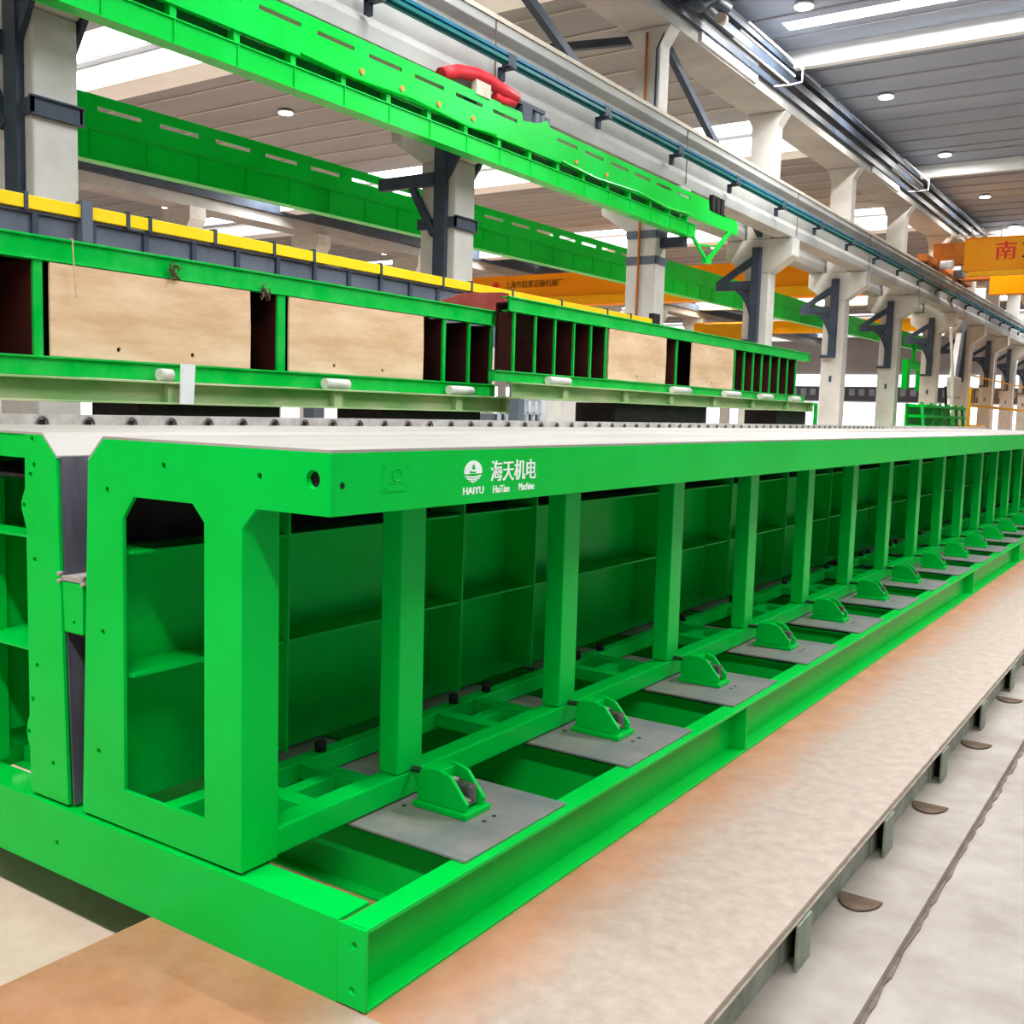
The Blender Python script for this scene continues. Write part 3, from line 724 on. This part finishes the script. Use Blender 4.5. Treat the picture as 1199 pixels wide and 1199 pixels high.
# ------------------------------------------------------------------ overhead green slotted beams
def slotted(x, y0, y1, yl1, zu0, zu1, zl0, zl1, slots, name, label, slope=0, mat=GREEN_B):
    t = thing(name, label, 'beam', (x, (y0+y1)/2, zl0))
    sl = lambda y: slope*y
    # upper plate with slots
    def q(y, z): return (y, z+sl(y))
    zs = slots['z']; ye = slots['list'][-1][1]+.2
    up = M().prism([q(y0, zu0), q(ye, zu0), q(ye, zs), q(y0, zs)], 'yz', x-.012, x+.012)
    pa = y0
    for a, b in slots['list'] + [(ye, ye)]:
        if a > pa: up.prism([q(pa, zs), q(a, zs), q(a, zs+.045), q(pa, zs+.045)], 'yz', x-.012, x+.012)
        pa = b
    up.prism([q(y0, zs+.045), q(ye, zs+.045)] + [q(ye, zu1)] + [p for p in slots['end'](q) if p[0] < ye] + [q(y0, zu1)], 'yz', x-.012, x+.012)
    up.prism([q(ye, zu0), q(y1, zu0)] + [p for p in slots['end'](q) if p[0] >= ye] + [q(ye, zu1)], 'yz', x-.012, x+.012)
    up.prism([q(y0, zu0-.012), q(y1, zu0-.012), q(y1, zu0), q(y0, zu0)], 'yz', x-.05, x+.012)
    up.out('slotted_plate', mat, t)
    lo = M().prism([q(y0, zl0), q(yl1, zl0), q(yl1, zl1), q(y0, zl1)], 'yz', x-.012, x+.002)
    lo.prism([q(y0, zl0-.012), q(yl1, zl0-.012), q(yl1, zl0), q(y0, zl0)], 'yz', x-.16, x+.02)
    lo.prism([q(y0, zl1), q(yl1, zl1), q(yl1, zl1+.012), q(y0, zl1+.012)], 'yz', x-.05, x+.02)
    lo.out('lower_channel', mat, t)
    bk = M().prism([q(y0, zl0), q(yl1, zl0), q(yl1, zu1-.12), q(y0, zu1-.12)], 'yz', x-.172, x-.16)
    if slots.get('back', True): bk.out('back_plate', mat, t)
    else: bk.bm.free()
    y = y0+.3
    while y < yl1-.4 and slots.get('tray'):
        M().prism([q(y-.1, zl1-.12), q(y+.62, zl1-.12), q(y+.62, zu0+.08-(.07 if int(y*1.3) % 3 == 0 else 0)), q(y-.1, zu0+.08-(.07 if int(y*1.3) % 3 == 0 else 0))], 'yz', x-.13, x-.11).out('gap_shade_strip', SHADE_GREEN, t); y += .72  # added dark strips standing for the shade between the two tiers
    y = y0+.3
    while y < yl1:
        M().prism([q(y, zl1), q(y+.07, zl1), q(y+.07, zu0), q(y, zu0)], 'yz', x-.15, x-.02).out('hanger', mat, t)
        M().prism([q(y+.02, zl0), q(y+.035, zl0), q(y+.035, zl1), q(y+.02, zl1)], 'yz', x-.002, x+.014).out('stiffener', mat, t)
        y += .72
    return t
sc_ = lambda y: (y+2.05)*.951-2.05
fs = []
y = sc_(5.47)-.78*9
while y < 14.9:
    if not (9.3 < y < 10.2): fs.append((y, y+.55))
    y += .775
fb = slotted(-6.0, -2.0, 17.1, 15.2, 5.135, 5.53, 4.80, 5.00,
        dict(z=5.40, list=fs, back=False, tray=True, end=lambda q: [q(17.1, 5.36), q(15.75, 5.36), q(15.7, 5.53), q(10.3, 5.53), q(10.2, 5.60), q(10.0, 5.52), q(9.62, 5.46), q(9.58, 5.56)]),  # tray switches on the dark strips that stand for shade
        'slotted_beam', 'bright green slotted overhead beam, the nearer one ending in a V', 0)
m = M().bar((-6.0, 15.1, 4.80), (-6.0, 15.75, 4.46), .05, .06); m.bar((-6.0, 15.75, 4.46), (-6.0, 16.75, 5.14), .06, .07); m.box(-6.04, -5.96, 15.62, 15.86, 4.42, 4.52)
m.out('end_strut', GREEN_B, fb)
M().bar((-6.0, 15.35, 4.70), (-6.0, 16.2, 4.78), .02, .03).out('cross_tie', GREEN_R, fb)
for y in (6.49, 7.15, 7.82, 8.50, 11.0, 11.9):
    M().cyl((-5.988, y, 5.22), (-5.97, y, 5.22), .032, 12).out('marker_lamp', ORANGE_LAMP, fb)['label'] = 'orange marker disc'
M().tube([(-5.975, 5.6, 5.15), (-5.97, 6.4, 5.12), (-5.97, 7.3, 5.155), (-5.97, 8.4, 5.10), (-5.97, 9.0, 5.14)], .012, 6).out('cable', GREEN_R, fb)
M().tube([(-5.975, 10.6, 5.15), (-5.97, 11.6, 5.11), (-5.97, 12.9, 5.16), (-5.97, 14.0, 5.10), (-5.97, 14.9, 5.15)], .012, 6).out('cable', GREEN_R, fb)
m = M()
for k in range(3): m.box(-6.06, -5.98, 15.86+.2*k, 16.0+.2*k, 5.37, 5.66)
m.box(-6.06, -6.0, 15.8, 16.5, 5.36, 5.40)
m.out('terminal_block', BLACK, fb)
for k in range(8): M().box(-6.02, -6.0, 16.5+.07*k, 16.53+.07*k, 5.36, 5.40).out('pin', GREEN_R, fb)
m = M().box(-6.12, -6.0, 9.62, 9.85, 5.46, 5.68); m.box(-6.12, -6.02, 9.5, 10.2, 5.68, 5.73)
m.out('control_box', DARK_STEEL, fb)
for k in range(3): M().box(-6.10, -6.02, 9.98+.13*k, 10.07+.13*k, 5.50, 5.66).out('cylinder_block', GIRDER_GREY, fb)
# red bumper
rd = thing('red_bumper', 'red padded loop resting on the nearer green beam', 'bumper', (-6.0, 8.7, 5.54))
m = M().tube([(-6.06, 7.95, 5.60), (-6.05, 8.25, 5.72), (-6.04, 8.6, 5.78), (-6.03, 8.85, 5.78), (-6.0, 9.1, 5.73), (-5.98, 9.42, 5.69)], .085, 10)
m.tube([(-5.98, 9.42, 5.69), (-5.98, 9.38, 5.63), (-6.0, 9.15, 5.60), (-6.02, 9.0, 5.62)], .055, 10)
m.out('padded_loop', RED, rd)
M().box(-6.05, -5.97, 8.55, 8.85, 5.53, 5.70).out('mount', CAP, rd)

rs = []
y = 4.98-.8*8
while y < 33: rs.append((y, y+.56)); y += .79
slotted(-8.3, -2.0, 44.5, 45.0, 4.50, 4.84, 4.17, 4.47, dict(z=4.68, list=[s for s in rs if s[1] < 18], end=lambda q: [q(44.5, 4.74), q(33.0, 4.76), q(22.5, 4.84)], back=False),
        'slotted_beam', 'darker green slotted beam behind the columns, on their brackets', .010, GREEN_R)

# ------------------------------------------------------------------ overhead cranes
def girder(t, x0, x1, y, z0, z1, d=.5, mat=ORANGE, lower=None):
    m = M().box(x0, x1, y-d/2, y+d/2, z0, z1)
    o = m.out('box_girder', mat, t)
    M().box(x0, x1, y-d/2-.06, y+d/2+.06, z0-.03, z0).out('bottom_flange', mat, o)
    M().box(x0, x1, y-d/2-.06, y+d/2+.06, z1, z1+.03).out('top_flange', mat, o)
    if lower: M().box(x0, x1, y-d/2-.07, y-d/2, z0-.0, z0+lower).out('lower_rail', ORANGE_Y, o)
    return o
cr = thing('overhead_crane', 'orange twin-girder crane spanning the right bay, red character on it', 'crane', (-1, 37.5, 6.78))
ga = girder(cr, -5.5, 9, 36.0, 6.78, 7.80)
M().box(-5.3, 9, 35.5, 35.75, 6.55, 6.70).out('walkway_beam', ORANGE_Y, ga)
gb = girder(cr, -5.2, 9, 39.2, 6.35, 7.1, .5, ORANGE)
m = M().box(-6.5, -5.5, 35.75, 36.25, 7.0, 7.72); m.out('girder_end', RUST_OR, cr)
m = M().box(-6.5, -5.2, 38.9, 39.5, 6.86, 7.06); m.out('girder_end', RUST_OR, cr)
ec = M().box(-6.52, -6.2, 33.6, 41.2, 6.86, 7.08).out('end_carriage', RUST_OR, cr, .02)
for y in (34.1, 35.2, 39.6, 40.8): M().cyl((-6.42, y, 6.88), (-6.3, y, 6.88), .10, 14).out('wheel', BLACK, cr)
M().cyl((-6.1, 35.1, 6.9), (-5.7, 35.1, 6.9), .14, 12).out('motor', WHITE, cr)
M().box(-6.1, -5.8, 37.2, 37.7, 6.75, 7.0).out('gearbox', GIRDER_GREY, cr)
m = M()
for x in (-5.3, -4.4, -3.5, -2.6): m.cyl((x, 35.7, 7.83), (x, 35.7, 8.2), .02, 6)
m.cyl((-6.4, 35.7, 7.9), (8, 35.7, 7.9), .02, 6)
m.out('handrail', CAP, cr)
lettering('lettering', '南', RED_LET, ga, (-4.55, 35.748, 7.08), .62, .58, ROT_NY, .004, .05)
lettering('lettering', '京', DARK_LET, ga, (-3.75, 35.748, 7.08), .62, .58, ROT_NY, .004, .05)

cl = thing('overhead_crane', 'orange crane girder across the left bay with dark company lettering', 'crane', (-16.6, 33, 5.8))
gl = girder(cl, -26.0, -7.7, 33, 5.80, 6.98, .5, mottled('deep_orange_paint', (.88, .29, .002), (.92, .34, .004), .5, .6), .32)
lettering('lettering', '上海市起重运输机械厂', DARK_LET, gl, (-22.1, 32.745, 6.52), 2.7, .28, ROT_NY, .004, .03)
lettering('emblem', '◉', RED_LET, gl, (-22.75, 32.745, 6.50), .4, .3, ROT_NY, .004)
M().box(-7.7, -7.5, 31.6, 34.6, 6.80, 7.0).out('end_carriage', RUST_OR, cl)
cl2 = thing('overhead_crane', 'farther orange crane low in the left bay, behind the dark brackets', 'crane', (-16, 60, 6.5))
girder(cl2, -26, -7.3, 60, 6.82, 7.5, .5, ORANGE_Y)
M().box(-24.8, -22.0, 58.5, 59.6, 6.35, 7.35).out('trolley', ORANGE_Y, cl2, .05)

# ------------------------------------------------------------------ far walls
m = M().box(-48, 14, 95, 95.3, -.2, 9.6)
struct('wall_end', m, WALL)
NW[0] += 1
for a, b in ((4.75, 5.8), (.9, 3.3)):
    struct('window_%d' % NW[0], M().box(-40, -8.5, 94.9, 94.98, a, b), SKY_DIM); NW[0] += 1
m = M().box(-40, -8.5, 94.7, 94.9, 3.4, 4.7)
struct('trim_30', m, WALL_D)
m = M()
x = -39.5
while x < -9: m.box(x, x+.5, 94.6, 94.7, 3.9, 4.5); x += .9
struct('trim_31', m, BLUEISH)
struct('wall_light_block', M().box(-48, 9, -14.3, -14, -.2, 9.6), WALL)  # unseen wall, added to cut light from behind the camera
m = M().box(-48.3, -48, -14, 95, -.2, 9); struct('wall_left', m, WALL)
for k in range(9):
    struct('window_%d' % NW[0], M().box(-47.98, -47.9, -6+11*k, 3.6+11*k, .6, 3.6), SKY_DIM); NW[0] += 1

# ------------------------------------------------------------------ floor clutter beyond the mould
t = thing('pallet_cage', 'pale blue steel cage seen under the joint of the units', 'cage', (-10.2, 15.9, -.2))
for z in (.0, .35, .7, 1.05, 1.4, 1.62, 1.9): M().box(-10.05, -10.0, 15.1, 16.6-.0, z-.02, z+.03).out('rail', BLUEISH, t)
for y in (15.1, 15.35, 15.6, 15.85, 16.1, 16.35, 16.6): M().box(-10.06, -10.0, y-.03, y+.03, -.2, 1.9).out('bar', BLUEISH, t)
M().box(-11.0, -10.1, 15.0, 16.7, -.2, 1.6).out('load', GIRDER_GREY, t)
for (y0, y1, h, lab) in ((16.85, 18.1, 1.95, 'white cabinet under the right track, left of the pair'), (18.3, 20.2, 2.0, 'white cabinet under the right track, right of the pair'),
                         (4.0, 5.6, 2.0, 'white cabinet behind the left trestle'), (7.4, 9.2, 1.95, 'white cabinet behind the gap between left trestles')):
    t = thing('storage_cabinet', lab, 'cabinet', (-10.4, (y0+y1)/2, -.2))
    M().box(-10.8, -10.0, y0, y1, -.1, h).out('body', WHITE, t, .01)
    M().box(-10.8, -10.02, y0+.05, y1-.05, -.2, -.1).out('plinth', BLACK, t)
    for a, b in ((y0+.02, (y0+y1)/2-.01), ((y0+y1)/2+.01, y1-.02)): M().box(-10.0, -9.98, a, b, -.05, h-.05).out('door', WHITE, t, .004)

# green rack
t = thing('green_rack', 'green stepped rack of trays below the far columns', 'rack', (-5.2, 32.3, -.2))
for y in (29.4, 30.6, 31.8, 33.0, 34.2, 35.2): M().prism([(-4.9, -.2), (-4.82, -.2), (-5.1, 2.25), (-5.18, 2.25)], 'xz', y-.05, y+.05).out('upright', GREEN_M, t)
for i, z in enumerate((.3, .9, 1.5, 1.8, 2.1)): M().box(-5.5, -5.0, 29.4, 35.2, z, z+.08).out('tray', GREEN_R, t)
M().box(-5.6, -5.55, 29.4, 35.2, .2, 2.2).out('back_panel', GREEN_R, t)
# green hook frame
t = thing('hoist_frame', 'small green portal frame hanging at the rear beam', 'frame', (-8.3, 41.8, 3.2))
M().box(-8.4, -8.2, 40.4, 43.2, 3.75, 4.1).out('crossbar', GREEN_R, t)
for y in (40.4, 42.7): M().box(-8.4, -8.2, y, y+.5, 2.95, 3.75).out('leg', GREEN_R, t)
M().box(-8.35, -8.25, 41.6, 41.8, 4.1, 4.75).out('hanger', GREEN_R, t)
# yellow fence
t = thing('guard_fence', 'thin yellow barred guard fence at the right edge', 'fence', (-5, 41, -.2))
for y in [35.7+.55*k for k in range(28)]:
    M().box(-5.008, -4.996, y-.007, y+.007, -.2, 3.3).out('bar', ORANGE_Y, t)
for z, h_ in ((1.1, .02), (2.28, .05), (3.28, .02)): M().box(-5.03, -4.97, 35.7, 51, z-h_, z+h_).out('rail', ORANGE_Y, t)
for y, h_ in ((35.7, 2.9), (44, 1.1), (51, 3.2)): M().box(-5.05, -4.96, y-.05, y+.05, -.2, h_).out('post', ORANGE_Y, t)
t = thing('orange_reel', 'orange round reel lying inside the yellow fence', 'reel', (-6.0, 39.5, -.2))
M().cyl((-6.0, 39.5, 1.25), (-6.0, 39.5, 1.62), .9, 24).out('drum', ORANGE, t)
M().cyl((-6.0, 39.5, -.2), (-6.0, 39.5, 1.25), .35, 16).out('stand', GIRDER_GREY, t)
# pump boom leaning by the columns
t = thing('placing_boom', 'grey jointed boom with white pipes leaning near the eighth column', 'boom', (-6.0, 37.0, -.2))
M().bar((-6.0, 36.6, 1.0), (-6.1, 38.9, 4.9), .18, .16).out('lower_arm', WHITE, t)
M().bar((-5.95, 37.9, 2.6), (-6.0, 39.3, 5.4), .10, .12).out('upper_arm', GIRDER_GREY, t)
M().tube([(-5.8, 35.9, 4.9), (-5.8, 36.6, 3.6), (-5.8, 37.0, 2.4), (-5.8, 37.6, 1.4), (-5.8, 37.3, -.2)], .05, 6).out('hose', WHITE, t)
M().tube([(-5.8, 35.7, 2.9), (-5.8, 36.0, 2.2), (-5.8, 36.0, 1.5), (-5.8, 36.2, .9)], .045, 6).out('hose', BLACK, t)
M().box(-6.1, -5.8, 37.3, 38.3, 2.6, 3.3).out('gearbox', CONC, t, .03)
M().box(-6.3, -5.7, 36.0, 37.6, -.2, 1.9).out('base', GREEN_R, t, .02)

# ------------------------------------------------------------------ light
w = bpy.data.worlds.new('sky'); SC.world = w; w.use_nodes = True
bg = w.node_tree.nodes['Background']; bg.inputs['Color'].default_value = (.93, .97, 1.0, 1); bg.inputs['Strength'].default_value = .22
def disc(name, loc, size, power):
    l = bpy.data.lights.new(name, 'AREA'); l.shape = 'DISK'; l.size = size; l.energy = power; l.color = (1, .97, .93)
    o = bpy.data.objects.new(name, l); COL.objects.link(o); o.location = loc
for x_, y_ in ((-5.18, 17.84), (-5.28, 24.21), (-5.22, 30.59), (-5.23, 37.12), (-5.23, 43.5)):
    disc('lamp_light', (x_, y_, 9.39), .3, 170)
def area(name, loc, sx, sy, power, col=(1, 1, 1), rot=(0, 0, 0)):
    l = bpy.data.lights.new(name, 'AREA'); l.shape = 'RECTANGLE'; l.size = sx; l.size_y = sy; l.energy = power; l.color = col
    o = bpy.data.objects.new(name, l); COL.objects.link(o); o.location = loc; o.rotation_euler = rot
    return o
for y in (-4.51, 7.19, 18.89, 54.0):  # the farthest strip is an added fill for the dim far end
    area('skylight', (1.3, y, 9.53), 14.5, .44, 1620, (.95, .98, 1))
for y in (11.5, 23.6, 35.7, 59.9):
    area('skylight', (-16.8, y, 8.99), 18.5, 1.0, 1300, (.98, .99, 1))

# ------------------------------------------------------------------ camera
P = [1.8126663575171482, -2.048231483695079, 1.6755041816598049, 0.5894752799579179, -0.09777121248427106, 0.028229353875173925, 1212.7568241914219]
yaw, pit, rol = P[3:6]
f = Vector((-math.sin(yaw)*math.cos(pit), math.cos(yaw)*math.cos(pit), math.sin(pit)))
r0 = f.cross(Vector((0, 0, 1))).normalized(); u0 = r0.cross(f)
r = r0*math.cos(rol)+u0*math.sin(rol); u = -r0*math.sin(rol)+u0*math.cos(rol)
cam = bpy.data.cameras.new('camera'); co = bpy.data.objects.new('camera', cam); COL.objects.link(co)
mw = Matrix((( r.x, u.x, -f.x, P[0]), (r.y, u.y, -f.y, P[1]), (r.z, u.z, -f.z, P[2]), (0, 0, 0, 1)))
co.matrix_world = mw
cam.sensor_width = 36; cam.sensor_fit = 'HORIZONTAL'; cam.lens = 36*P[6]/1199
cam.clip_end = 300; cam.clip_start = .05
SC.camera = co
SC.view_settings.view_transform = 'Standard'; SC.view_settings.look = 'None'
SC.view_settings.exposure = .22; SC.view_settings.gamma = 1; SC.view_settings.use_curve_mapping = False
for o in list(bpy.data.objects):
    if '_org' in o: del o['_org']
